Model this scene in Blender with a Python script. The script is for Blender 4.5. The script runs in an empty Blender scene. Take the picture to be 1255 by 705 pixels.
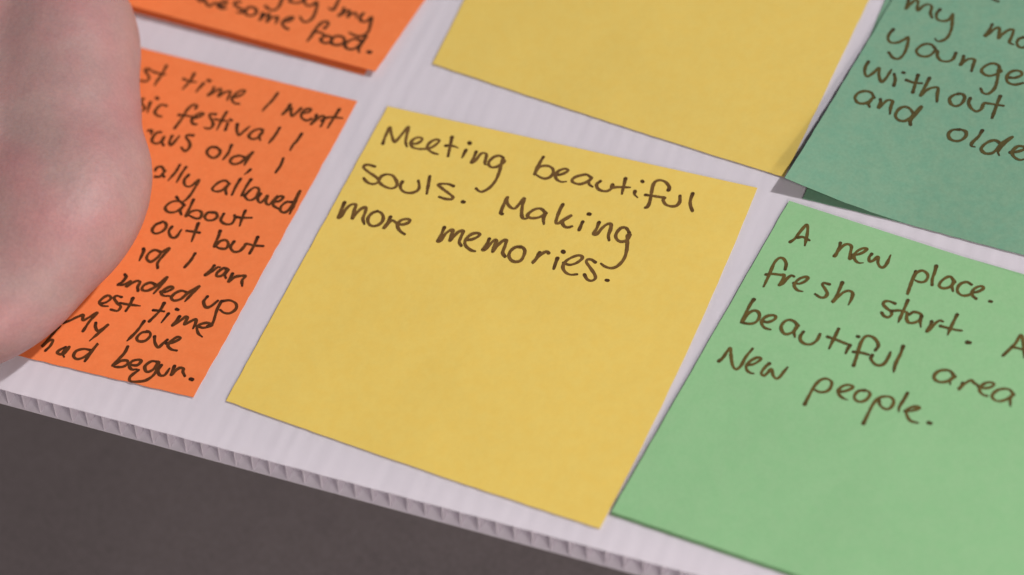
import bpy, bmesh, math, random
from mathutils import Vector, Matrix
import numpy as np

MM = 0.001
scene = bpy.context.scene
col = scene.collection

CAM_POS=[0.175837, -0.20045, 0.366545]
CAM_ROWS=[[0.930959, 0.347983, -0.110561], [0.22059, -0.777329, -0.589151], [-0.290957, 0.524087, -0.800423]]
SHAPES={
'Y':([[2.94, 74.55], [79.71, 74.24], [75.68, -5.13], [0.75, 0.71]],0.3,(0.05, 1.0, 2.5),(0.05, 1.0, 3.0),(0.95, 0.35)),
'G':([[86.43, 72.76], [161.9, 63.86], [152.36, -7.53], [76.59, -1.57]],0.45,(0.4, 1.0, 2.0),(0.4, 1.0, 2.0),(0, 0)),
'O':([[-79.52, 76.66], [-3.56, 74.25], [-5.47, -0.35], [-81.45, -1.97]],0.2,(0.15, 1.0, 2.0),(0.15, 1.0, 2.0),(0, 0.1)),
'K':([[7.28, 163.36], [88.82, 153.9], [83.87, 78.06], [7.56, 87.36]],0.2,(0.15, 1.0, 2.0),(0.15, 1.0, 2.0),(0, 0.3)),
'D':([[94.74, 151.02], [170.63, 146.93], [160.7, 71.58], [84.81, 75.67]],0.32,(2.98, 0.33, 2.2),(0.1, 1.0, 2.0),(0, 1.05)),
'E':([[90.77, 150.12], [166.75, 148.07], [164.7, 72.1], [88.72, 74.15]],0.18,(0.02, 1.0, 2.0),(0.02, 1.0, 2.0),(0, 0)),
'P':([[-70.04, 161.03], [5.86, 157.08], [-2.41, 81.53], [-78.31, 85.48]],0.45,(1.95, 1.0, 1.8),(1.05, 1.0, 2.0),(0, 0)),
'Q':([[-75.76, 161.75], [0.08, 156.78], [-4.89, 80.94], [-80.73, 85.91]],0.2,(0.1, 1.0, 2.0),(0.1, 1.0, 2.0),(0, 0)),
'F':([[86.76, 71.63], [162.52, 65.56], [152.25, -7.86], [76.5, -1.8]],0.18,(0.02, 1.0, 2.0),(0.02, 1.0, 2.0),(0, 0)),
}
WRITING={
'Y':[
 ('Meeting',[[397,1254,367,1075,351,844,355,678,471,868,628,1086,675,1112,727,910,781,601,816,531,867,752,939,1022,1041,1178],[1095,1046,1225,1008,1308,902,1314,807,1240,782,1147,821,1084,933,1087,1049,1191,1145,1375,1149,1556,1084,1672,992,1751,830,1758,736,1680,724,1592,796,1537,928,1552,1050,1659,1134,1793,1175,1895,1179],[2031,541,2079,746,2130,961,2177,1164],[1987,853,2100,820,2234,816,2323,836],[2541,841,2542,977,2544,1113],[2535,591,2555,608],[2815,829,2828,996,2830,1199,2893,1135,2932,965,2964,843,3048,807,3109,846,3145,1005,3182,1140,3234,1159],[3557,817,3441,783,3325,851,3257,1017,3290,1142,3382,1194,3497,1149,3577,1036,3629,920,3553,863,3589,1044,3636,1320,3644,1584,3585,1834,3459,2005,3352,2004,3269,1952]]),
 ('souls.',[[510,2034,343,2027,242,2070,253,2159,398,2241,595,2318,743,2387,798,2450,760,2553,644,2601,501,2565,393,2484],[784,2397,797,2279,904,2188,1053,2177,1169,2255,1276,2381,1291,2501,1209,2583,1056,2586,897,2533,798,2450,802,2311,876,2208],[1387,2301,1390,2436,1477,2556,1623,2601,1782,2551,1876,2433,1853,2293,1762,2141],[1987,1925,2056,2175,2136,2475],[2693,2048,2549,2025,2386,2063,2303,2122,2444,2202,2664,2302,2812,2379,2801,2460,2654,2494,2479,2481],[3110,2453,3145,2453]]),
 ('beautiful',[[4528,516,4514,665,4504,890,4521,1117,4535,881,4632,786,4770,758,4896,810,4953,936,4928,1076,4820,1162,4675,1149,4537,1090],[5039,977,5166,919,5266,814,5284,743,5205,721,5106,783,5041,889,5047,1019,5135,1114,5260,1143,5375,1099],[5929,809,5786,752,5651,813,5531,912,5494,1021,5571,1086,5727,1084,5850,994,5939,861,5945,805,5914,933,5959,1028,6063,1074],[6189,854,6136,967,6195,1079,6318,1129,6462,1099,6539,980,6520,857,6532,961,6685,906,6970,836],[6765,604,6794,779,6819,943,6845,1084],[7129,918,7157,1017,7258,1083],[7193,570,7216,585],[7918,653,7900,552,7767,441,7621,418,7518,489,7500,633,7547,884,7594,1135,7591,1293,7552,1326],[7417,953,7598,933,7806,916,7906,909,7888,977,7997,1093,8149,1112,8266,1058,8303,922,8251,749],[8530,597,8545,812,8595,954,8697,1102]]),
 ('Making',[[4209,2526,4162,2497,4139,2287,4127,2061,4139,1981,4170,2125,4311,2256,4448,2269,4511,2076,4556,1900,4601,2147,4681,2393,4759,2498,4848,2482,4868,2401],[5247,2190,5097,2095,4976,2121,4873,2238,4833,2379,4926,2437,5082,2389,5191,2292,5239,2192,5249,2350,5325,2519],[5551,1809,5545,1972,5560,2213,5597,2394,5670,2382,5757,2229,5884,2063,5812,2191,5745,2285,5759,2366,5850,2444,5943,2438,6017,2384],[6220,2175,6222,2311,6227,2436],[6273,1905,6307,1905],[6614,2078,6625,2264,6609,2447,6690,2433,6748,2227,6821,2080,6918,2041,6963,2205,6980,2388,7049,2523],[7443,2166,7325,2056,7211,2069,7154,2190,7153,2346,7234,2447,7346,2475,7455,2401,7482,2248,7484,2206,7422,2245,7495,2441,7577,2725,7593,2966,7519,3193,7396,3292,7235,3290,7111,3236]]),
 ('more',[[248,3387,267,3596,297,3891,356,3838,364,3610,430,3407,554,3356,587,3515,652,3808,678,3620,737,3444,827,3359,879,3477,909,3713,1018,3878],[1165,3385,1063,3485,1028,3652,1092,3799,1213,3870,1343,3817,1416,3672,1384,3515,1273,3406,1141,3393],[1558,3459,1558,3648,1539,3853,1572,3721,1628,3559,1707,3555,1808,3601,1954,3587,2063,3486,2069,3396,1970,3394,1861,3473,1820,3608,1878,3721,1998,3814,2126,3860]]),
 ('memories.',[[2989,3355,3007,3588,3002,3806,3072,3741,3093,3539,3166,3397,3232,3365,3261,3540,3286,3704,3332,3539,3385,3371,3486,3318,3507,3516,3528,3670,3619,3759],[3664,3552,3784,3503,3889,3395,3923,3288,3837,3272,3721,3351,3656,3512,3672,3657,3766,3755,3914,3814,4019,3813],[4203,3350,4208,3530,4181,3719,4255,3642,4297,3448,4355,3334,4397,3353,4413,3518,4437,3701,4471,3510,4541,3319,4622,3261,4660,3440,4683,3644,4784,3739],[5050,3350,4934,3386,4861,3504,4857,3663,4949,3781,5075,3815,5194,3746,5218,3592,5188,3433,5104,3354,5004,3343],[5553,3372,5548,3551,5504,3721,5555,3549,5625,3380,5711,3291,5775,3323],[6030,3400,6043,3562,6064,3721],[6083,3166,6105,3180],[6227,3484,6386,3497,6520,3403,6606,3253,6592,3175,6501,3161,6375,3252,6266,3410,6252,3590,6356,3722,6511,3766,6667,3707],[6958,3237,6838,3192,6747,3220,6753,3300,6894,3421,7076,3579,7138,3693,7072,3784,6956,3770,6845,3662],[7412,3658,7454,3655]]),
],
'G':[
 ('A',[[556,1194,617,1058,654,786,704,541,774,624,846,828,930,1161],[663,1005,779,934,967,967]]),
 ('new',[[1691,753,1722,906,1738,1166,1710,1200,1747,985,1799,785,1889,714,1982,753,2023,891,2089,1129,2143,995],[2095,982,2196,940,2303,828,2354,685,2277,684,2181,802,2143,973,2223,1105,2338,1156,2439,1113],[2521,780,2506,908,2567,1015,2638,941,2682,801,2715,820,2759,967,2848,1062,2932,1059,2968,923,2951,632]]),
 ('place.',[[3693,868,3715,1111,3742,1384,3774,1609,3745,1371,3723,1108,3737,893,3829,788,3958,821,4024,924,4009,1073,3902,1141,3780,1127],[4083,526,4118,720,4143,929,4206,1110],[4662,816,4519,702,4423,776,4361,934,4373,1071,4484,1100,4600,1017,4659,872,4644,769,4642,934,4729,1093],[5059,733,4931,701,4825,790,4791,936,4846,1076,4980,1127,5104,1063,5181,943],[5163,940,5265,885,5353,749,5310,680,5212,744,5145,893,5188,1027,5312,1093],[5635,1041,5674,1035]]),
 ('fresh',[[791,2024,739,1848,612,1735,513,1765,469,1938,493,2224,516,2509,529,2711],[428,2350,550,2277,766,2220,842,2199,864,2365,852,2533,918,2430,948,2265,1005,2142,1075,2146],[1149,2334,1286,2298,1384,2170,1402,2053,1325,2053,1226,2160,1181,2309,1203,2420,1323,2500,1454,2489],[1956,2040,1818,2054,1802,2115,1922,2217,2016,2319,2009,2441,1912,2492,1759,2448],[2217,1876,2233,2054,2248,2330,2232,2510,2291,2312,2365,2129,2471,2041,2574,2084,2611,2253,2616,2446]]),
 ('start.',[[3616,1980,3462,1969,3367,2021,3372,2116,3495,2193,3614,2240,3665,2326,3624,2429,3518,2431,3431,2360],[3855,1770,3869,1970,3884,2233,3898,2473],[3631,2222,3779,2137,3914,2123,3985,2136,4030,2289,4120,2390,4236,2351,4316,2242,4332,2096,4257,2031,4115,2048,4046,2164],[4332,2096,4359,2246,4438,2405],[4608,2150,4624,2293,4615,2479,4666,2339,4710,2160,4772,2048,4846,2048],[5080,1723,5081,1937,5086,2181,5098,2379],[4848,2198,5030,2184,5226,2164,5352,2132],[5596,2410,5655,2396]]),
 ('A',[[6495,2448,6554,2263,6631,1996,6657,1719,6787,1897,6885,2120,6972,2294],[6586,2133,6737,2110,6933,2100]]),
 ('beautiful',[[475,3166,460,3323,470,3610,498,3919,517,3697,561,3529,664,3454,776,3515,822,3656,784,3800,668,3881,534,3904],[929,3687,1062,3664,1160,3559,1181,3454,1100,3423,986,3492,922,3615,938,3747,1059,3846,1218,3844],[1761,3490,1643,3411,1512,3402,1425,3491,1406,3659,1487,3786,1600,3834,1705,3748,1758,3598,1760,3469,1749,3676,1834,3832],[1956,3611,1943,3755,2004,3878,2142,3926,2276,3870,2350,3712,2344,3523],[2686,3210,2695,3429,2701,3639,2710,3836],[2537,3527,2737,3528,2994,3548,3075,3545],[3122,3557,3114,3677,3121,3811],[3182,3246,3214,3243],[3724,3462,3736,3309,3624,3176,3478,3121,3358,3172,3327,3355,3352,3577,3396,3822,3430,4081],[3267,3708,3453,3661,3629,3650],[3713,3635,3722,3737,3836,3836,3966,3854,4063,3750,4081,3533,4071,3389],[4274,3102,4302,3333,4306,3647,4358,3898]]),
 ('area',[[5702,3482,5554,3368,5416,3385,5299,3477,5255,3632,5321,3739,5455,3755,5586,3678,5654,3565,5692,3455,5644,3601,5686,3729],[5929,3573,5939,3683,5902,3792,5939,3683,6005,3519,6090,3410,6142,3461,6285,3503],[6295,3530,6428,3525,6555,3439,6600,3326,6504,3305,6398,3382,6343,3530,6370,3643,6475,3712,6577,3710],[7115,3436,6984,3337,6845,3366,6725,3470,6673,3648,6757,3746,6889,3741,7008,3638,7088,3490,7099,3392,7090,3582,7163,3778]]),
 ('New',[[471,5166,516,5043,529,4848,559,4710,665,4908,820,5158,939,5234,1005,5102,1004,4820,1050,4528],[1149,5012,1264,4933,1351,4771,1341,4712,1256,4727,1154,4874,1121,5044,1190,5161,1292,5203,1370,5191],[1591,4786,1546,4910,1531,5104,1616,5162,1659,5072,1693,4922,1732,4937,1815,5069,1924,5128,1978,5043,1998,4899,2028,4720]]),
 ('people.',[[2826,5558,2820,5334,2825,5001,2879,4781,2993,4682,3127,4709,3179,4812,3175,4958,3097,5063,2975,5104,2876,5083],[3412,4921,3537,4848,3649,4707,3641,4648,3536,4651,3426,4739,3384,4891,3456,5006,3576,5059,3684,5065],[3944,4655,3831,4714,3784,4837,3807,4951,3905,5013,4019,4975,4087,4864,4098,4715,4014,4647,3892,4667],[4280,5551,4273,5319,4269,4993,4307,4771,4406,4657,4547,4607,4659,4664,4694,4793,4661,4930,4559,4973,4420,4909,4356,4792],[4876,4344,4871,4553,4853,4787,4892,4925],[5015,4852,5131,4803,5250,4701,5288,4633,5205,4627,5096,4715,5045,4829,5101,4949,5235,5066,5416,5060],[5630,4959,5685,4956]]),
],
'O':[
 ('first',[[3708,729,3772,698],[4103,637,3985,624,3974,699,4108,803,4202,906,4177,1032,4005,1047],[4460,377,4478,647,4463,948,4466,1090],[4199,669,4396,682,4577,665]]),
 ('time',[[5329,419,5335,668,5272,996],[5122,660,5320,697,5520,661],[5730,647,5697,799,5671,985],[5804,517,5866,523],[6072,700,6073,842,6032,997,6128,873,6230,701,6296,716,6329,944,6410,789,6548,689,6590,795,6612,1002],[6698,858,6830,807,6937,644,6923,553,6816,597,6731,765,6730,943,6862,1034,6982,1022]]),
 ('I',[[7823,378,7795,648,7734,868,7697,1056]]),
 ('went',[[8320,655,8307,813,8262,1028,8331,865,8397,739,8456,886,8539,1003,8608,841,8652,685],[8740,836,8903,751,8927,637,8833,642,8746,787,8797,960,8971,1026,9073,936],[9151,771,9174,905,9145,1114,9221,926,9287,776,9380,772,9422,948,9424,1100],[9658,414,9646,643,9628,920,9626,1086],[9356,909,9444,787,9603,716,9868,670]]),
 ('music',[[4387,1609,4358,1688,4473,1795,4577,1882,4556,1993,4489,1978],[4634,1666,4677,1865,4720,2004],[4724,1475,4769,1486],[5116,1643,4963,1653,4900,1800,4917,1947,5032,2019,5159,2017]]),
 ('festival',[[5919,1502,5913,1409,5803,1406,5721,1595,5716,1936,5680,2272],[5577,1836,5775,1802,5944,1787],[5978,1836,6137,1742,6210,1615,6118,1607,6019,1742,6005,1909,6090,2001,6193,1994],[6539,1530,6389,1563,6394,1631,6551,1772,6633,1900,6589,2029,6447,2036],[6784,1375,6779,1623,6804,2012],[6597,1689,6786,1679,6949,1655],[6989,1736,7024,1948],[6997,1594,7041,1604],[7252,1682,7309,1840,7448,2008,7524,1846,7602,1648],[7997,1670,7885,1657,7760,1776,7718,1951,7851,2028,7986,1930,8021,1721,7995,1869,8080,2006],[8392,1470,8388,1728,8344,2021]]),
 ('I',[[9047,1484,9025,1747,8986,1910,8990,2082]]),
 ('years',[[5032,2553,5120,2516,5155,2622],[5389,2507,5289,2560,5259,2730,5309,2865,5458,2891,5545,2774,5541,2614,5573,2812,5662,2890],[5739,2544,5758,2735,5856,2833,5902,2636,5926,2490],[6280,2364,6131,2396,6124,2479,6297,2613,6364,2766,6309,2908,6153,2827]]),
 ('old,',[[7071,2559,6915,2594,6878,2754,6984,2872,7152,2903,7237,2763,7199,2625,7036,2546],[7414,2377,7447,2644,7411,2885],[7928,2652,7779,2639,7636,2738,7619,2881,7746,2947,7893,2857,7968,2675,8068,2426,8036,2678,8038,2883],[8247,2982,8218,3082,8168,3176]]),
 ('I',[[8925,2391,8957,2623,8935,2881]]),
 ('really',[[6090,3679,5931,3555,5825,3631,5832,3719],[5927,3907,6044,3873,6083,3704,6099,3620,6075,3763,6158,3852],[6376,3369,6376,3619,6313,3932],[6570,3393,6553,3647,6560,3928],[6755,3612,6720,3791,6829,3952,6980,3931,7095,3683,7107,3996,7087,4282,6997,4521]]),
 ('allowed',[[7934,3575,7770,3509,7633,3617,7562,3841,7679,3909,7842,3816,7924,3555,7911,3762,8003,3916],[8136,3345,8128,3586,8153,3895],[8410,3287,8392,3508,8401,3844],[8484,3820,8537,3635,8622,3497,8757,3525,8796,3729,8746,3879,8627,3925,8511,3858],[8855,3655,8859,3823,8981,3922,9040,3770,9059,3651,9111,3862,9229,3917,9286,3697,9306,3579],[9316,3801,9444,3718,9476,3585,9380,3579,9309,3747,9345,3905,9534,3973],[9765,3669,9626,3710,9555,3877,9602,4020,9743,4024,9809,3825,9811,3259,9847,3644,9871,4042]]),
 ('about',[[7101,4558,6914,4467,6721,4555,6650,4754,6785,4871,6975,4817,7084,4619,7066,4735,7162,4852],[6776,4361,6904,4447],[7250,4325,7274,4564,7301,4868,7362,4706,7503,4610,7643,4647,7690,4800,7581,4865,7353,4820],[7948,4559,7808,4600,7788,4750,7892,4831,8040,4788,8099,4660,8010,4552,7892,4542],[8221,4525,8236,4732,8399,4818,8558,4761,8565,4581,8510,4485],[8720,4279,8745,4529,8794,4770],[8595,4527,8760,4502,8980,4438]]),
 ('out',[[6775,5228,6666,5348,6656,5516,6767,5605,6901,5534,6969,5372,6910,5234,6785,5192],[7106,5289,7100,5445,7238,5592,7361,5557,7387,5308],[7723,5002,7763,5255,7815,5570],[7533,5299,7735,5274,7888,5263]]),
 ('but',[[8379,5067,8413,5234,8456,5573,8523,5367,8656,5296,8763,5386,8771,5537,8625,5579,8463,5549],[8873,5288,8866,5466,9011,5578,9147,5517,9200,5337,9209,5257,9434,5247,9661,5203],[9401,4981,9427,5271,9429,5512]]),
 ('and',[[6716,6133,6758,6197,6791,6502],[7218,6111,7021,6091,6922,6227,6942,6395,7095,6460,7196,6291,7237,6095,7356,5941,7311,6204,7280,6441,7356,6592]]),
 ('I',[[8075,5912,8067,6142,8015,6374]]),
 ('ran',[[8723,6129,8695,6300,8630,6469,8749,6317,8827,6154,8891,6135],[9095,6142,8985,6141,8899,6306,8933,6415,9053,6360,9128,6133,9112,6311,9185,6408],[9287,6239,9299,6495,9388,6318,9547,6229,9639,6214,9617,6361,9698,6532]]),
 ('ended',[[6632,7010,6703,7076,6677,7244,6604,7317],[6618,7345,6756,7307,6878,7166,6849,7345,6920,7229,7027,7114,7122,7119,7137,7276,7202,7386],[7553,7095,7391,7066,7267,7186,7280,7321,7411,7327,7535,7207,7604,7070,7723,6790,7677,7125,7626,7352],[7772,7258,7908,7220,8023,7081,7955,7036,7850,7140,7802,7282,7900,7350,8049,7319],[8452,7100,8280,7084,8163,7181,8115,7343,8226,7419,8371,7325,8468,7095,8649,6830,8573,7087,8507,7361]]),
 ('up',[[8987,7077,8967,7243,9091,7388,9201,7336,9300,7127],[9388,7102,9397,7387,9472,7789,9382,7920],[9428,7091,9586,7025,9773,7078,9844,7229,9759,7391,9612,7422,9477,7365]]),
 ('best',[[6443,8009,6569,7932,6633,7787,6533,7720,6441,7809,6403,7967,6512,8053,6675,8029],[6880,7677,6740,7673,6709,7756,6866,7882,6994,7952,6975,8094,6795,8102],[7173,7638,7195,7843,7183,8037],[6925,7855,7121,7843,7466,7800]]),
 ('time',[[8014,7563,8009,7829,7908,8173],[7847,7832,8016,7806,8129,7795],[8265,7831,8245,7974,8221,8128],[8401,7646,8450,7653],[8577,7839,8561,7991,8529,8147,8641,7969,8736,7795,8794,7821,8805,8029,8919,7892,9011,7803,9060,7905,9073,8080],[9144,7987,9325,7989,9487,7859,9337,7827,9185,7922,9159,8035,9266,8184,9410,8259]]),
 ('My',[[5825,8796,5952,8689,6034,8583,6126,8495,6192,8445,6261,8594,6356,8495,6505,8286,6444,8575,6426,8893],[6620,8579,6674,8700,6810,8788,6948,8542,6866,8773,6728,9122]]),
 ('love',[[7781,8208,7744,8532,7644,8872],[8031,8474,7886,8545,7836,8715,7926,8805,8080,8752,8135,8591,8085,8490,7978,8457],[8251,8570,8340,8732,8487,8848,8552,8705,8605,8576],[8631,8684,8775,8612,8903,8452,8817,8423,8728,8553,8697,8728,8830,8816,8981,8815]]),
 ('had',[[5768,8916,5728,9134,5689,9403,5651,9588,5729,9392,5823,9346,5841,9516,5793,9683],[6233,9462,6138,9560,6109,9660,6205,9686,6305,9617,6319,9418,6245,9623,6343,9741],[6896,9375,6710,9385,6556,9488,6555,9642,6681,9711,6817,9623,6913,9443,6970,9149,6932,9427,6908,9711]]),
 ('begun.',[[7742,9031,7748,9257,7637,9657,7770,9477,7923,9425,7977,9514,7892,9629,7695,9682],[8017,9523,8223,9488,8271,9351,8186,9323,8051,9411,8056,9564,8164,9637,8277,9596],[8689,9257,8523,9282,8433,9461,8549,9604,8674,9498,8705,9253,8767,9596,8661,9829,8487,9927,8287,9971,8224,9845,8330,9612],[8813,9327,8801,9484,8907,9609,9024,9577,9053,9363],[9140,9268,9180,9534,9232,9366,9302,9274,9394,9280,9418,9366,9521,9471],[9693,9516,9749,9522]]),
],
'D':[
 ('my',[[373,3000,425,3172,451,3391,494,3211,560,2998,645,3032,710,3261,769,3341,820,3159,911,3052,1038,3084,1095,3314,1199,3465],[1277,3126,1251,3285,1328,3457,1475,3492,1609,3409,1642,3224,1639,3151,1722,3406,1806,3685,1820,3986,1728,4153,1621,4191,1541,4122]]),
 ("mother's",[[2710,3204,2715,3398,2686,3638,2761,3516,2815,3340,2902,3250,2958,3328,3030,3607,3076,3434,3165,3259,3277,3210,3319,3414,3339,3648,3459,3692],[3600,3381,3521,3467,3523,3611,3618,3723,3748,3704,3795,3557,3758,3389,3619,3363]]),
 ('to',[[2375,2332,2478,2372,2561,2382]]),
 ('younger',[[439,4189,409,4376,445,4551,563,4643,716,4585,829,4431,894,4308,984,4596,1017,4891,968,5094,822,5126,642,4986],[1676,4440,1550,4364,1407,4379,1299,4504,1267,4687,1377,4805,1535,4807,1658,4701,1697,4493,1618,4424],[1697,4493,1772,4527,1824,4678,1966,4795,2131,4771,2231,4652,2221,4427],[2441,4457,2472,4602,2481,4778,2527,4631,2608,4507,2742,4496,2777,4674,2812,4876],[3465,4653,3378,4493,3221,4463,3096,4565,3031,4752,3118,4864,3275,4893,3411,4801,3507,4651,3431,4629,3520,4952,3560,5254,3480,5467,3347,5477,3242,5361],[3750,4793,3905,4753,4025,4619,3966,4510,3818,4524,3717,4640,3708,4819,3813,4959,3988,4971,4157,4856]]),
 ('without',[[300,5482,299,5670,367,5877,476,5968,559,5810,632,5583,716,5807,872,6012,925,5844,937,5534],[1061,5644,1157,5812,1203,6011],[1243,5512,1278,5511],[1625,5462,1659,5676,1726,6055],[1416,5722,1623,5738,1820,5687],[1926,5456,1934,5691,1940,6091,1995,5905,2104,5746,2247,5693,2314,5903,2396,6130],[2824,5694,2705,5783,2652,5931,2746,6082,2894,6110,2993,5970,2985,5776,2900,5690,2775,5700],[3121,5752,3136,5897,3252,6042,3416,6112,3508,6001,3501,5807,3614,5769,3979,5727],[3790,5455,3805,5670,3836,5947,3862,6190]]),
 ('and',[[906,6580,782,6450,612,6462,490,6589,477,6766,601,6894,761,6860,853,6723,890,6562,867,6717,866,6838,934,6917],[1076,6568,1118,6670,1142,6852,1191,6700,1252,6531,1376,6516,1410,6704,1480,6935],[2021,6716,1866,6590,1722,6577,1625,6699,1618,6913,1728,7033,1889,7025,1985,6882,2028,6690,2106,6415,2081,6693,2029,6946,2082,7076]]),
 ('older',[[3263,6804,3110,6869,3057,7013,3139,7154,3297,7188,3426,7110,3480,6945,3421,6818,3274,6789],[3790,6658,3774,6878,3707,7093,3727,7209,3821,7211],[4349,6908,4203,6857,4070,6947,3987,7121,3996,7252,4135,7328,4279,7268,4344,7112,4386,6896,4555,6614,4435,6913,4400,7171,4468,7282],[4685,7108,4851,7019,4976,6888,4905,6833,4779,6875,4718,7064,4815,7209,4985,7263,5091,7194]]),
],
'P':[
 ('enjoy',[[6304,8364,6364,8595,6376,8776,6305,8879,6162,8876,6021,8805],[6598,8224,6526,8328,6538,8403,6642,8447,6817,8401,6877,8274,6852,8177],[6907,8185,6929,8296,7047,8401,7191,8391,7267,8221,7377,8420,7454,8720,7428,8925,7299,8996,7115,8863]]),
 ('my',[[7781,7887,7827,8135,7831,8343,7686,8314],[8086,8190,8116,8337,8082,8492,8156,8375,8230,8220,8293,8263,8333,8445,8379,8312,8490,8261,8581,8412],[8673,8199,8657,8334,8759,8468,8897,8433,8946,8248,9050,8498,9126,8768,9053,8960,8882,9006,8650,8957]]),
 ('awesome',[[4046,9127,4184,9186,4259,9227],[4261,9092,4399,9205,4585,9314,4639,9162,4736,9155,4831,9282],[4773,9183,4906,9203,4964,9077,4913,8988,4818,9034,4828,9190,4920,9278,5070,9239],[5296,8896,5171,8926,5189,9026,5377,9107,5538,9157,5540,9249,5378,9265],[5813,8970,5653,8972,5594,9098,5683,9252,5832,9266,5920,9157,5870,9016,5733,8971],[6099,9082,6149,9275,6149,9328,6182,9158,6256,9041,6304,9090,6364,9319,6404,9161,6530,9065,6571,9103,6627,9306],[6775,9163,6917,9114,6964,8967,6904,8949,6807,9061,6775,9216,6905,9340,7048,9382]]),
 ('food.',[[7960,9027,7980,8865,7890,8792,7791,8865,7749,9074,7765,9354,7761,9613],[7742,9258,7922,9209,8104,9288,8058,9420,8181,9518,8311,9486,8351,9344,8234,9256,8104,9288],[8351,9344,8379,9450,8511,9494,8670,9426,8690,9265,8576,9163,8418,9179,8346,9281,8386,9409],[9152,9143,8941,9114,8811,9236,8780,9413,8910,9508,9064,9468,9140,9301,9169,8920,9176,9225,9189,9411,9269,9524],[9493,9433,9548,9427]]),
],
}


# ------------------------------------------------------------------ camera
cam_data = bpy.data.cameras.new('camera')
cam = bpy.data.objects.new('camera', cam_data)
col.objects.link(cam)
r0, r1, r2 = CAM_ROWS
rot = Matrix((( r0[0], -r1[0], -r2[0]), (r0[1], -r1[1], -r2[1]), (r0[2], -r1[2], -r2[2])))
cam.matrix_world = Matrix.Translation(Vector(CAM_POS)) @ rot.to_4x4()
cam_data.sensor_width = 36.0
cam_data.lens = 36.0 * 3000.0 / 1255.0
cam_data.clip_start = 0.01
cam_data.clip_end = 50.0
cam_data.dof.use_dof = True
cam_data.dof.focus_distance = 0.458
cam_data.dof.aperture_fstop = 8.5
scene.camera = cam

# ------------------------------------------------------------------ light of the room
world = bpy.data.worlds.new('World')
scene.world = world
world.use_nodes = True
bg = world.node_tree.nodes['Background']
bg.inputs['Color'].default_value = (0.90, 0.90, 1.0, 1)
bg.inputs['Strength'].default_value = 0.06

def area_lamp(name, az, elev, dist, size, energy, color, target=(0.04, 0.04, 0.0)):
    ld = bpy.data.lights.new(name, 'AREA')
    ld.shape = 'DISK'
    ld.size = size
    ld.energy = energy
    ld.color = color
    lo = bpy.data.objects.new(name, ld)
    col.objects.link(lo)
    a, e = math.radians(az), math.radians(elev)
    d = Vector((math.cos(a) * math.cos(e), math.sin(a) * math.cos(e), math.sin(e)))
    lo.location = Vector(target) + d * dist
    lo.rotation_euler = (-d).to_track_quat('-Z', 'Y').to_euler()
    return lo

area_lamp('key_lamp', 31, 48, 3.0, 0.14, 75, (1.0, 0.955, 0.955))
area_lamp('side_lamp', -30, 31, 1.6, 0.12, 6.8, (1.0, 0.90, 0.84))
area_lamp('low_fill_light', -52, 28, 0.60, 0.22, 2.05, (1.0, 0.90, 0.87), (0.15, -0.05, 0))  # added fill for the flutes and lower right, not a real window

scene.view_settings.view_transform = 'Standard'
scene.view_settings.look = 'None'
scene.view_settings.exposure = 0.0
scene.view_settings.gamma = 1.0
scene.render.engine = 'CYCLES'

# ------------------------------------------------------------------ materials
def new_mat(name):
    m = bpy.data.materials.new(name)
    m.use_nodes = True
    nt = m.node_tree
    return m, nt, nt.nodes['Principled BSDF']

def noise(nt, scale, detail=3.0, rough=0.55, vec=None):
    n = nt.nodes.new('ShaderNodeTexNoise')
    n.inputs['Scale'].default_value = scale
    n.inputs['Detail'].default_value = detail
    n.inputs['Roughness'].default_value = rough
    if vec is not None:
        nt.links.new(vec, n.inputs['Vector'])
    return n

def ramp(nt, fac, a, b, pa=0.3, pb=0.7):
    r = nt.nodes.new('ShaderNodeValToRGB')
    r.color_ramp.elements[0].position = pa
    r.color_ramp.elements[1].position = pb
    r.color_ramp.elements[0].color = tuple(a) + (1,)
    r.color_ramp.elements[1].color = tuple(b) + (1,)
    nt.links.new(fac, r.inputs['Fac'])
    return r.outputs['Color']

def mult(nt, a, b, fac=1.0):
    m = nt.nodes.new('ShaderNodeMix')
    m.data_type = 'RGBA'
    m.blend_type = 'MULTIPLY'
    m.inputs[0].default_value = fac
    nt.links.new(a, m.inputs[6])
    nt.links.new(b, m.inputs[7])
    return m.outputs[2]

def obj_coord(nt):
    t = nt.nodes.new('ShaderNodeTexCoord')
    return t.outputs['Object']

def bump(nt, fac, strength, dist, normal=None):
    b = nt.nodes.new('ShaderNodeBump')
    b.inputs['Strength'].default_value = strength
    b.inputs['Distance'].default_value = dist
    nt.links.new(fac, b.inputs['Height'])
    if normal is not None:
        nt.links.new(normal, b.inputs['Normal'])
    return b.outputs['Normal']

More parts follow.
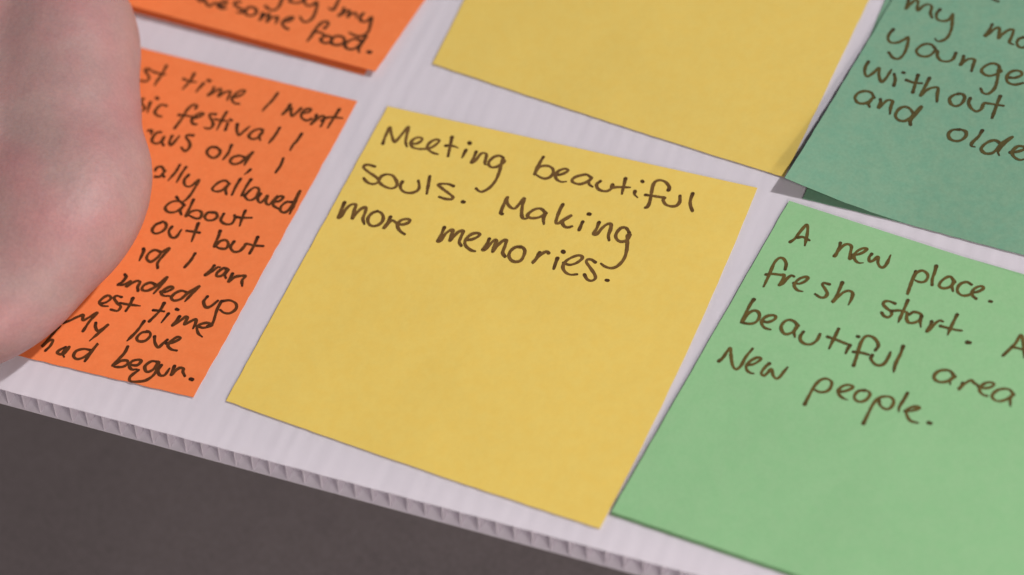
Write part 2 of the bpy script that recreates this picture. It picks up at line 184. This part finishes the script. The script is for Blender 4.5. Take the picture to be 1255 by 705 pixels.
def paper_mat(name, base, mottle, alt):
    """dyed paper: fine fibre, clouded dye, slight tooth"""
    m, nt, p = new_mat(name)
    oc = obj_coord(nt)
    fine = noise(nt, 1500, 3, 0.65, oc)
    mid = noise(nt, 420, 4, 0.6, oc)
    cloud = noise(nt, 60, 3, 0.5, oc)
    hi = [min(1, c * (1 + mottle)) for c in base]
    lo = [c * (1 - mottle) for c in base]
    c1 = ramp(nt, fine.outputs['Fac'], lo, hi, 0.3, 0.7)
    c2 = ramp(nt, mid.outputs['Fac'], [1 - alt[0], 1 - alt[1], 1 - alt[2]], (1, 1, 1), 0.35, 0.62)
    c3 = ramp(nt, cloud.outputs['Fac'], (0.97, 0.97, 0.97), (1, 1, 1), 0.35, 0.65)
    c = mult(nt, mult(nt, c1, c2), c3)
    nt.links.new(c, p.inputs['Base Color'])
    p.inputs['Roughness'].default_value = 0.78
    p.inputs['Specular IOR Level'].default_value = 0.25
    n1 = bump(nt, fine.outputs['Fac'], 0.35, 0.00006)
    wave = noise(nt, 24, 2, 0.4, oc)
    n2 = bump(nt, cloud.outputs['Fac'], 0.3, 0.0005, n1)
    n2 = bump(nt, wave.outputs['Fac'], 0.4, 0.0014, n2)
    nt.links.new(n2, p.inputs['Normal'])
    return m

MAT = {
    'yellow': paper_mat('yellow_paper', (0.76, 0.570, 0.133), 0.022, (0.0, 0.03, 0.10)),
    'upper_yellow': paper_mat('yellow_paper_dimmed', (0.72, 0.545, 0.133), 0.022, (0.0, 0.03, 0.10)),  # same yellow paper, weaker light towards the top put into its colour
    'orange': paper_mat('orange_paper', (0.85, 0.222, 0.068), 0.03, (0.02, 0.07, 0.12)),
    'green': paper_mat('light_green_paper', (0.272, 0.510, 0.258), 0.03, (0.06, 0.01, 0.04)),
    'dark_green': paper_mat('dark_green_paper', (0.190, 0.350, 0.232), 0.06, (0.14, 0.03, 0.02)),
}

def ink_mat(name, light, dark):
    """felt pen ink: darker where the pen rested (attribute) and where it pooled"""
    m, nt, p = new_mat(name)
    at = nt.nodes.new('ShaderNodeAttribute')
    at.attribute_name = 'pooled'
    n = noise(nt, 900, 3, 0.6, obj_coord(nt))
    add = nt.nodes.new('ShaderNodeMath')
    add.operation = 'ADD'
    nt.links.new(at.outputs['Fac'], add.inputs[0])
    nt.links.new(n.outputs['Fac'], add.inputs[1])
    c = ramp(nt, add.outputs[0], light, dark, 0.35, 1.0)
    # colour ramps end at 1: spread the sum over the whole range first
    mul = nt.nodes.new('ShaderNodeMath')
    mul.operation = 'MULTIPLY'
    mul.inputs[1].default_value = 0.75
    nt.links.new(add.outputs[0], mul.inputs[0])
    r = c.node
    r.color_ramp.elements[0].position = 0.28
    r.color_ramp.elements[1].position = 0.85
    nt.links.new(mul.outputs[0], r.inputs['Fac'])
    nt.links.new(c, p.inputs['Base Color'])
    p.inputs['Roughness'].default_value = 0.7
    p.inputs['Specular IOR Level'].default_value = 0.2
    return m

INK = {
    'Y': ink_mat('brown_ink_on_yellow', (0.165, 0.088, 0.024), (0.060, 0.028, 0.009)),
    'O': ink_mat('brown_ink_on_orange', (0.105, 0.036, 0.009), (0.034, 0.012, 0.005)),
    'P': ink_mat('brown_ink_on_upper_orange', (0.085, 0.030, 0.010), (0.035, 0.014, 0.007)),
    'G': ink_mat('brown_ink_on_light_green', (0.125, 0.090, 0.022), (0.055, 0.036, 0.009)),
    'D': ink_mat('brown_ink_on_dark_green', (0.090, 0.075, 0.022), (0.040, 0.028, 0.010)),
}

def plastic_mat(name, base, through):
    m, nt, p = new_mat(name)
    oc = obj_coord(nt)
    mp = nt.nodes.new('ShaderNodeMapping')
    mp.inputs['Scale'].default_value = (1.0, 0.12, 1.0)
    nt.links.new(oc, mp.inputs['Vector'])
    streak = noise(nt, 500, 3, 0.55, mp.outputs['Vector'])
    c = ramp(nt, streak.outputs['Fac'], [c * base * 0.94 for c in (0.96, 0.935, 1.0)], [c * base for c in (0.965, 0.94, 1.0)], 0.3, 0.7)
    nt.links.new(c, p.inputs['Base Color'])
    p.inputs['Roughness'].default_value = 0.42
    p.inputs['Specular IOR Level'].default_value = 0.35
    # thin skins let light through into the flutes
    tr = nt.nodes.new('ShaderNodeBsdfTranslucent')
    tr.inputs['Color'].default_value = (0.92, 0.89, 0.91, 1)
    mx = nt.nodes.new('ShaderNodeMixShader')
    mx.inputs[0].default_value = through
    nt.links.new(p.outputs[0], mx.inputs[1])
    nt.links.new(tr.outputs[0], mx.inputs[2])
    nt.links.new(mx.outputs[0], nt.nodes['Material Output'].inputs['Surface'])
    grit = noise(nt, 1200, 2, 0.6, oc)
    n1 = bump(nt, streak.outputs['Fac'], 0.25, 0.0001)
    n2 = bump(nt, grit.outputs['Fac'], 0.2, 0.00003, n1)
    nt.links.new(n2, p.inputs['Normal'])
    return m
MAT['plastic'] = plastic_mat('white_plastic_skin', 0.98, 0.47)
MAT['plastic_web'] = plastic_mat('thin_white_plastic_web', 0.99, 0.75)

def table_mat():
    m, nt, p = new_mat('dark_grey_laminate')
    oc = obj_coord(nt)
    fine = noise(nt, 1100, 3, 0.7, oc)
    cloud = noise(nt, 22, 4, 0.6, oc)
    c1 = ramp(nt, fine.outputs['Fac'], (0.21, 0.186, 0.190), (0.285, 0.252, 0.256), 0.3, 0.7)
    c2 = ramp(nt, cloud.outputs['Fac'], (0.90, 0.90, 0.90), (1, 1, 1), 0.35, 0.65)
    nt.links.new(mult(nt, c1, c2), p.inputs['Base Color'])
    p.inputs['Roughness'].default_value = 0.6
    n1 = bump(nt, fine.outputs['Fac'], 0.4, 0.00008)
    nt.links.new(n1, p.inputs['Normal'])
    return m
MAT['table'] = table_mat()

def skin_mat():
    m, nt, p = new_mat('skin')
    oc = obj_coord(nt)
    blotch = noise(nt, 55, 3, 0.55, oc)
    small = noise(nt, 260, 4, 0.6, oc)
    c1 = ramp(nt, blotch.outputs['Fac'], (0.40, 0.262, 0.240), (0.45, 0.232, 0.222), 0.38, 0.64)
    c2 = ramp(nt, small.outputs['Fac'], (0.92, 0.90, 0.92), (1, 1, 1), 0.3, 0.7)
    grain = noise(nt, 1500, 2, 0.7, oc)
    c3 = ramp(nt, grain.outputs['Fac'], (0.90, 0.90, 0.92), (1, 1, 1), 0.35, 0.65)
    nt.links.new(mult(nt, mult(nt, c1, c2), c3), p.inputs['Base Color'])
    p.inputs['Roughness'].default_value = 0.5
    p.inputs['Specular IOR Level'].default_value = 0.35
    p.inputs['Subsurface Weight'].default_value = 0.35
    p.inputs['Subsurface Radius'].default_value = (1.0, 0.35, 0.2)
    p.inputs['Subsurface Scale'].default_value = 0.004
    v = nt.nodes.new('ShaderNodeTexVoronoi')
    v.inputs['Scale'].default_value = 900
    nt.links.new(oc, v.inputs['Vector'])
    mp = nt.nodes.new('ShaderNodeMapping')
    mp.inputs['Rotation'].default_value = (0, 0, math.radians(25))
    mp.inputs['Scale'].default_value = (1.0, 0.22, 1.0)
    nt.links.new(oc, mp.inputs['Vector'])
    crease = noise(nt, 130, 4, 0.6, mp.outputs['Vector'])
    n1 = bump(nt, v.outputs['Distance'], 0.3, 0.00012)
    n2 = bump(nt, crease.outputs['Fac'], 0.3, 0.0006, n1)
    n3 = bump(nt, blotch.outputs['Fac'], 0.4, 0.0013, n2)
    nt.links.new(n3, p.inputs['Normal'])
    return m
MAT['skin'] = skin_mat()
m_, nt_, p_ = new_mat('fingernail')
p_.inputs['Base Color'].default_value = (0.66, 0.42, 0.36, 1)
p_.inputs['Roughness'].default_value = 0.3
MAT['nail'] = m_

# ------------------------------------------------------------------ helpers
def link_mesh(name, verts, faces, mat, parent=None, smooth=False):
    me = bpy.data.meshes.new(name)
    me.from_pydata([tuple(float(c) for c in v) for v in verts], [], faces)
    me.update()
    if mat:
        me.materials.append(mat)
    if smooth:
        for f in me.polygons:
            f.use_smooth = True
    o = bpy.data.objects.new(name, me)
    col.objects.link(o)
    if parent:
        o.parent = parent
    return o

def thing(name, loc, label, cat, group=None, rotz=0.0):
    o = bpy.data.objects.new(name, None)
    o.empty_display_size = 0.01
    col.objects.link(o)
    o.location = loc
    o.rotation_euler = (0, 0, rotz)
    o['label'] = label
    o['category'] = cat
    if group:
        o['group'] = group
    return o

# ------------------------------------------------------------------ table
BOARD_T = 4.1
SLANT = 0.88      # the edge was cut at a slant: the bottom skin sticks out this far
EDGE_Y = -8.79
DROP = 70.0
def table():
    """dark surface well below the board's front edge, rising in a ledge further back that carries the board"""
    z0 = -(BOARD_T + DROP) * MM
    z1 = -BOARD_T * MM
    yl = 0.085
    L = 1.4
    prof = [(-L, z0), (yl, z0), (yl + .002, z0 + .002), (yl + .002, z1 - .002), (yl + .004, z1), (L, z1), (L, z0 - .05), (-L, z0 - .05)]
    vs = [(x, y, z) for x in (-L, L) for y, z in prof]
    n = len(prof)
    fs = [tuple(range(n)), tuple(range(2 * n - 1, n - 1, -1))]
    for i in range(n):
        j = (i + 1) % n
        fs.append((i, n + i, n + j, j))
    o = link_mesh('table_surface', vs, fs, MAT['table'])
    o['kind'] = 'structure'
table()

# ------------------------------------------------------------------ corrugated board
PITCH = 3.40
X0, CELLS = -163.4, 128
Y1 = 250.0
SHEET = 0.24
board = thing('corrugated_plastic_board', (0, 0, -BOARD_T * MM),
              'white corrugated plastic board with open flutes along its front edge, carrying all the notes', 'board')

def sheet(name, ztop, zbot, sag, out=0.0):
    """thin skin, slightly sunk between the flute walls; ztop, zbot above the table in mm"""
    rng = random.Random(3)
    xs = []
    zs = []
    sub = 8
    for c in range(CELLS):
        a = sag * rng.uniform(0.7, 1.3)
        for k in range(sub):
            xs.append(X0 + (c + k / sub) * PITCH)
            zs.append(-a * (0.5 - 0.5 * math.cos(2 * math.pi * k / sub)))
    xs.append(X0 + CELLS * PITCH)
    zs.append(0)
    n = len(xs)
    ys = [EDGE_Y - out, EDGE_Y - out + 0.22, EDGE_Y + 12, 40, 90, 150, Y1]
    vs = []
    for j, y in enumerate(ys):
        for i in range(n):
            drop = 0.05 if j == 0 else 0
            vs.append((xs[i] * MM, (y + 0.05 * math.sin(xs[i] * .7) * (j == 0)) * MM, (ztop + zs[i] - drop) * MM))
    base = len(vs)
    for j, y in enumerate(ys):
        for i in range(n):
            vs.append((xs[i] * MM, y * MM, (zbot + zs[i]) * MM))
    fs = []
    for j in range(len(ys) - 1):
        for i in range(n - 1):
            a = j * n + i
            fs.append((a, a + 1, a + n + 1, a + n))
            b = base + a
            fs.append((b, b + n, b + n + 1, b + 1))
    for i in range(n - 1):
        fs.append((i, base + i, base + i + 1, i + 1))
        a = (len(ys) - 1) * n + i
        fs.append((a, a + 1, base + a + 1, base + a))
    for j in range(len(ys) - 1):
        a = j * n
        fs.append((a, a + n, base + a + n, base + a))
        a = j * n + n - 1
        fs.append((a, base + a, base + a + n, a + n))
    return link_mesh(name, vs, fs, MAT['plastic'], board, True)

def shade_flat_edges(o, ang=35):
    me = o.data
    me.set_sharp_from_angle(angle=math.radians(ang))

shade_flat_edges(sheet('top_sheet', BOARD_T, BOARD_T - SHEET, 0.027))
shade_flat_edges(sheet('bottom_sheet', SHEET, 0.02, 0.0, SLANT))

def flute_walls():
    w = 0.24
    h0, h1 = SHEET + 0.004, BOARD_T - SHEET - 0.05
    y0 = EDGE_Y + 0.12
    vs = []
    for y, sl in ((y0, SLANT), (Y1, 0)):
        for x, z in ((-w / 2 - .05, h0), (w / 2 + .05, h0), (w / 2, h0 + .3), (w / 2, h1 - .3),
                     (w / 2 + .05, h1), (-w / 2 - .05, h1), (-w / 2, h1 - .3), (-w / 2, h0 + .3)):
            vs.append((x, y - sl * (1 - z / BOARD_T), z))
    vs = [tuple(c * MM for c in v) for v in vs]
    fs = [(7, 6, 5, 4, 3, 2, 1, 0), (8, 9, 10, 11, 12, 13, 14, 15)]
    for i in range(8):
        fs.append((i, (i + 1) % 8, 8 + (i + 1) % 8, 8 + i))
    first = link_mesh('flute_wall', vs, fs, MAT['plastic_web'], board)
    rng = random.Random(8)
    for c in range(CELLS + 1):
        o = first if c == 0 else first.copy()
        if c:
            col.objects.link(o)
            o.parent = board
        o.location = ((X0 + c * PITCH + rng.uniform(-.08, .08)) * MM, 0, 0)
        o.rotation_euler = (0, 0, rng.uniform(-.0006, .0006))
flute_walls()

# ------------------------------------------------------------------ notes
THICK = 0.11

def height(sh, s, t):
    q, z, (a, w, p), (b, w2, p2), bow = sh
    l = max(0.0, min(1.0, 1 - s / w)) ** (1.0 if w >= 1 else 1.6)
    r = max(0.0, min(1.0, 1 - (1 - s) / w2))
    return z + a * l * t ** p + b * r * t ** p2

def surface(sh, s, t):
    """point of the note's upper face in mm, board coordinates"""
    q = sh[0]
    x = (1-s)*(1-t)*q[0][0] + s*(1-t)*q[1][0] + s*t*q[2][0] + (1-s)*t*q[3][0]
    y = (1-s)*(1-t)*q[0][1] + s*(1-t)*q[1][1] + s*t*q[2][1] + (1-s)*t*q[3][1]
    bx, by = sh[4]
    return (x + bx * s * 4 * t * (1 - t), y - by * t * t * 4 * s * (1 - s), height(sh, s, t))

class Note:
    def __init__(self, key, paper, label, seed, ragged=0.05, group='paper notes stuck on the board'):
        sh = SHAPES[key]
        self.sh, self.key = sh, key
        q = sh[0]
        cx = sum(p[0] for p in q) / 4
        cy = sum(p[1] for p in q) / 4
        ang = math.atan2(q[2][1] - q[3][1], q[2][0] - q[3][0])
        self.root = thing('sticky_note', (cx * MM, cy * MM, 0), label, 'note', group, ang)
        self.inv = (Matrix.Translation((cx * MM, cy * MM, 0)) @ Matrix.Rotation(ang, 4, 'Z')).inverted()
        rng = random.Random(seed)
        n = 44
        jl = [rng.uniform(-1, 1) * ragged / 76 for _ in range(n + 1)]
        jr = [rng.uniform(-1, 1) * ragged / 76 for _ in range(n + 1)]
        jb = [rng.uniform(-1, 1) * ragged / 76 for _ in range(n + 1)]
        top, bot = [], []
        for j in range(n + 1):
            for i in range(n + 1):
                s, t = i / n, j / n
                if i == 0: s += jl[j]
                if i == n: s += jr[j]
                if j == n: t += jb[i]
                p = surface(sh, s, max(t, 0))
                top.append(self.inv @ Vector((p[0] * MM, p[1] * MM, p[2] * MM)))
                bot.append(self.inv @ Vector((p[0] * MM, p[1] * MM, (p[2] - THICK) * MM)))
        vs = top + bot
        m = len(top)
        fs = []
        for j in range(n):
            for i in range(n):
                a = j * (n + 1) + i
                fs.append((a, a + n + 1, a + n + 2, a + 1))
                fs.append((m + a, m + a + 1, m + a + n + 2, m + a + n + 1))
        for i in range(n):
            a = i; fs.append((a, a + 1, m + a + 1, m + a))
            a = n * (n + 1) + i; fs.append((a, m + a, m + a + 1, a + 1))
            a = i * (n + 1); fs.append((a, m + a, m + a + n + 1, a + n + 1))
            a = i * (n + 1) + n; fs.append((a, a + n + 1, m + a + n + 1, m + a))
        o = link_mesh('paper_sheet', vs, fs, MAT[paper], self.root, True)
        shade_flat_edges(o, 40)
        self.layer = 0

    def write(self, width, seed, strong=0.20):
        """every word of the note becomes a raised film of ink, one part per word"""
        rng = random.Random(seed)
        sh = self.sh
        for word, strokes in WRITING[self.key]:
            vs, fs, pool = [], [], []
            for st in strokes:
                self.layer += 1
                z0 = 0.030 + 0.0022 * (self.layer % 40)
                P = [np.array(surface(sh, st[i] / 9999, st[i + 1] / 9999)) for i in range(0, len(st), 2)]
                pts = curve(P)
                L = len(pts)
                ph = rng.uniform(0, 6.28)
                seglen = [0.0]
                for k in range(1, L):
                    seglen.append(seglen[-1] + float(np.linalg.norm(pts[k] - pts[k - 1])))
                tot = seglen[-1]
                dot = tot < 0.8 and len(P) <= 2
                tail, thin = rng.uniform(0.6, 1.6), rng.choice((0.0, 0.15, 0.35, 0.5))
                rows = []
                for k in range(L):
                    d = pts[min(k + 1, L - 1)] - pts[max(k - 1, 0)]
                    d = d / (np.linalg.norm(d) + 1e-9)
                    nrm = np.array((-d[1], d[0], 0.0))
                    e = min(seglen[k], tot - seglen[k])
                    w = width * (1 + 0.10 * math.sin(seglen[k] * 1.3 + ph) + 0.06 * math.sin(seglen[k] * 3.7 + ph * 2))
                    # strokes pulled down the page come out wider than strokes across
                    w *= 0.92 + strong * abs(d[1])
                    if seglen[k] < 0.7: w *= 1 + 0.16 * (1 - seglen[k] / 0.7)
                    if not dot and tot - seglen[k] < tail: w *= 1 - thin * (1 - (tot - seglen[k]) / tail)
                    if dot: w *= 1.22
                    rows.append((pts[k], nrm, d, w / 2, 0.55 * math.exp(-seglen[k] / 0.9) + 0.45 * math.exp(-(tot - seglen[k]) / 0.9)))
                # round caps
                first, last = rows[0], rows[-1]
                cap0 = [(first[0] - first[2] * first[3] * math.sin(a), first[1], first[2], first[3] * math.cos(a), first[4]) for a in (1.45, 1.1, .75, .35)]
                cap1 = [(last[0] + last[2] * last[3] * math.sin(a), last[1], last[2], last[3] * math.cos(a), last[4]) for a in (.35, .75, 1.1, 1.45)]
                rows = cap0 + rows + cap1
                b = len(vs)
                R = len(rows)
                for k, (p, nr, d, hw, pl) in enumerate(rows):
                    z = z0 + 0.002 * k / R
                    jit = 1 + rng.uniform(-.035, .035)
                    for sgn in (1, -1):
                        c = p + nr * hw * jit * sgn
                        zz = p[2] + z
                        vs.append(self.inv @ Vector((c[0] * MM, c[1] * MM, zz * MM)))
                        pool.append(pl)
                for k in range(R - 1):
                    a = b + 2 * k
                    fs.append((a, a + 1, a + 3, a + 2))
            o = link_mesh('written_word', vs, fs, INK[self.key], self.root)
            at = o.data.attributes.new('pooled', 'FLOAT', 'POINT')
            at.data.foreach_set('value', pool)
            o['label'] = 'the handwritten word ' + word.strip('.,') + ' in brown ink'

def curve(P):
    """centripetal-ish Catmull-Rom through the traced points, about 0.12 mm steps"""
    if len(P) == 1:
        P = [P[0], P[0] + np.array((0.2, 0, 0))]
    Q = [2 * P[0] - P[1]] + P + [2 * P[-1] - P[-2]]
    out = []
    for i in range(1, len(Q) - 2):
        p0, p1, p2, p3 = Q[i - 1], Q[i], Q[i + 1], Q[i + 2]
        d = float(np.linalg.norm(p2 - p1))
        n = max(2, int(d / 0.14))
        m1 = (p2 - p0) * 0.5
        m2 = (p3 - p1) * 0.5
        # tame tangents on uneven spacing
        for m in (m1, m2):
            l = float(np.linalg.norm(m))
            if l > 1.25 * d and l > 0:
                m *= 1.25 * d / l
        for k in range(n):
            u = k / n
            h = (2*u**3 - 3*u**2 + 1, u**3 - 2*u**2 + u, -2*u**3 + 3*u**2, u**3 - u**2)
            out.append(p1 * h[0] + m1 * h[1] + p2 * h[2] + m2 * h[3])
    out.append(P[-1])
    return out

centre = Note('Y', 'yellow', 'yellow note in the middle reading Meeting beautiful souls, Making more memories', 1)
centre.write(0.59, 11)
green = Note('G', 'green', 'light green note at the right reading A new place, fresh start', 2, 0.05)
green.write(0.56, 12)
orange = Note('O', 'orange', 'orange note half under the hand, closely written, ending had begun', 3, 0.09)
orange.write(0.57, 13)
Note('F', 'green', 'light green note beneath the written light green one, only a shaded sliver showing', 9)
Note('K', 'upper_yellow', 'blank yellow note above the written yellow one, cut by the top of the photo', 4)
Note('E', 'dark_green', 'dark green note lying flat beneath the curled dark green one', 6)
dark = Note('D', 'dark_green', 'dark green note with a lifted corner reading younger, without and older', 5)
dark.write(0.60, 14)
Note('Q', 'orange', 'orange note hidden beneath the top orange note, a thin shaded strip showing', 8)
upper = Note('P', 'orange', 'orange note at the top left ending in my awesome food', 7)
upper.write(0.64, 15)

# ------------------------------------------------------------------ hand
def hand():
    bm = bmesh.new()
    def blob(c, r, rot=0.0, tilt=0.0):
        mat = Matrix.Translation(Vector(c) * MM) @ Matrix.Rotation(rot, 4, 'Z') @ Matrix.Rotation(tilt, 4, 'Y') @ Matrix.Diagonal((r[0] * MM, r[1] * MM, r[2] * MM, 1))
        bmesh.ops.create_icosphere(bm, subdivisions=4, radius=1, matrix=mat)
    def limb(a, b, ra, rb, flat=1.0):
        """tapered round bar with ball ends, optionally flattened in z"""
        a, b = Vector(a), Vector(b)
        d = (b - a).normalized()
        side = d.cross(Vector((0, 0, 1)))
        side = side.normalized() if side.length > 1e-3 else Vector((1, 0, 0))
        up = side.cross(d).normalized()
        n, rings = 20, []
        prof = []
        for k in range(6):
            t = (k + .35) / 6 * math.pi / 2
            prof.append((a - d * ra * math.cos(t), ra * math.sin(t)))
        for k in range(9):
            u = k / 8
            prof.append((a.lerp(b, u), ra + (rb - ra) * u))
        for k in range(6):
            t = (5 - k + .35) / 6 * math.pi / 2
            prof.append((b + d * rb * math.cos(t), rb * math.sin(t)))
        for c, r in prof:
            ring = []
            for i in range(n):
                an = 2 * math.pi * i / n
                v = c + side * r * math.cos(an) + up * r * math.sin(an) * flat
                ring.append(bm.verts.new(v * MM))
            rings.append(ring)
        for j in range(len(rings) - 1):
            for i in range(n):
                bm.faces.new((rings[j][i], rings[j][(i + 1) % n], rings[j + 1][(i + 1) % n], rings[j + 1][i]))
        bm.faces.new(rings[0][::-1])
        bm.faces.new(rings[-1])
    # forearm and wrist
    limb((-150, 330, 60), (-99, 150, 32), 38, 28, .86)
    limb((-99, 150, 32), (-91, 100, 22), 28, 23, .86)
    limb((-86, 118, 20), (-75.5, 86, 18), 19, 18.5, .9)
    limb((-106, 112, 22), (-104, 84, 19), 20, 19, .9)
    # palm rays from the wrist to the knuckles
    kn = [(-65, -16.8, 11.5), (-80, -27, 15.5), (-97, -26, 17.5), (-116, -15, 17)]
    wr = [(-69, 78, 17), (-80, 78, 20), (-94, 78, 21), (-104, 76, 20)]
    rr = [10.6, 12.0, 13, 12.5]
    for a, b, r in zip(wr, kn, rr):
        limb(a, b, r + 3.5, r, .95)
    # heel of the hand on the little finger side, resting on the board
    blob((-45.3, 25.0, 14.2), (20.0, 26, 13.8), math.radians(4))
    blob((-53, 43, 15.0), (18, 24, 14.0), math.radians(22))
    blob((-58.5, 58, 16), (16.5, 25, 14), math.radians(27))
    blob((-50.2, 5.0, 12.2), (18, 25, 11.8), math.radians(-38))
    blob((-78, 24, 18), (34, 46, 13))
    # ball of the thumb
    blob((-112, 42, 14), (17, 32, 13), math.radians(14))
    # fingers, each from its knuckle: three bones
    def finger(pts, rs):
        for i in range(len(pts) - 1):
            limb(pts[i], pts[i + 1], rs[i], rs[i + 1])
    finger([kn[0], (-76, -42, 16), (-85, -60, 9), (-92, -72, 1.4)], [10, 8.4, 7.4, 6.4])
    finger([kn[1], (-87, -62, 22), (-98, -86, 11), (-104, -99, 2.0)], [10.5, 9.2, 8.2, 7.0])
    finger([kn[2], (-104, -68, 24), (-115, -95, 12), (-121, -109, 2.4)], [11, 9.6, 8.5, 7.4])
    finger([kn[3], (-126, -57, 22), (-138, -79, 11), (-144, -91, 2.0)], [10.8, 9.3, 8.3, 7.2])
    finger([(-118, 48, 16), (-136, 18, 14), (-150, -8, 10), (-158, -30, 3.5)], [13, 11.5, 10, 8.2])
    me = bpy.data.meshes.new('hand')
    bm.to_mesh(me)
    bm.free()
    o = bpy.data.objects.new('hand', me)
    col.objects.link(o)
    rm = o.modifiers.new('r', 'REMESH')
    rm.mode = 'VOXEL'
    rm.voxel_size = 0.0015
    sm = o.modifiers.new('s', 'SMOOTH')
    sm.factor = 0.6
    sm.iterations = 30
    dg = bpy.context.evaluated_depsgraph_get()
    me2 = bpy.data.meshes.new_from_object(o.evaluated_get(dg))
    bpy.data.objects.remove(o)
    # the skin flattens where it presses on the paper, and never sinks into the board
    rng = np.random.default_rng(2)
    for v in me2.vertices:
        fl = 0.9 * MM
        if v.co.z < fl:
            v.co.z = fl
    for f in me2.polygons:
        f.use_smooth = True
    me2.materials.append(MAT['skin'])
    root = thing('person', (-0.075, 0.03, 0), "person's bare hand and wrist resting on the orange notes, blurred, at the left edge", 'person')
    o = bpy.data.objects.new('hand', me2)
    col.objects.link(o)
    o.parent = root
    o.matrix_parent_inverse = Matrix.Translation((0.075, -0.03, 0))
    # nails
    tips = [((-90, -69, 7.2), (-7, -12, -7.6), 4.2), ((-102.5, -96, 8.6), (-6, -13, -9), 5.0), ((-119.5, -106, 9.4), (-6, -14, -9.6), 5.4),
            ((-142.5, -88, 8.8), (-6, -12, -9), 5.1), ((-157, -26, 11.2), (-8, -22, -6.5), 6.4)]
    for c, d, w in tips:
        d = Vector(d).normalized()
        side = d.cross(Vector((0, 0, 1))).normalized()
        up = side.cross(d).normalized()
        vs, fs = [], []
        for lay in (0.0, -0.5):
            for j in range(7):
                v = j / 6 * 2 - 1
                ww = w * (1 - 0.25 * abs(v) ** 3)
                for i in range(9):
                    s = i / 8 * 2 - 1
                    p = Vector(c) + d * v * w * 1.15 + side * s * ww + up * (lay + 0.45 - 0.32 * w * s * s - .6 * v * v)
                    vs.append(p * MM)
        for j in range(6):
            for i in range(8):
                a = j * 9 + i
                fs.append((a, a + 1, a + 10, a + 9))
                fs.append((63 + a, 63 + a + 9, 63 + a + 10, 63 + a + 1))
        for i in range(8):
            fs.append((i, 63 + i, 64 + i, i + 1)); a = 54 + i; fs.append((a, a + 1, 64 + a, 63 + a))
        for j in range(6):
            a = j * 9; fs.append((a, a + 9, 72 + a, 63 + a)); a += 8; fs.append((a, 63 + a, 72 + a, a + 9))
        nail = link_mesh('fingernail', vs, fs, MAT['nail'], o, True)
hand()
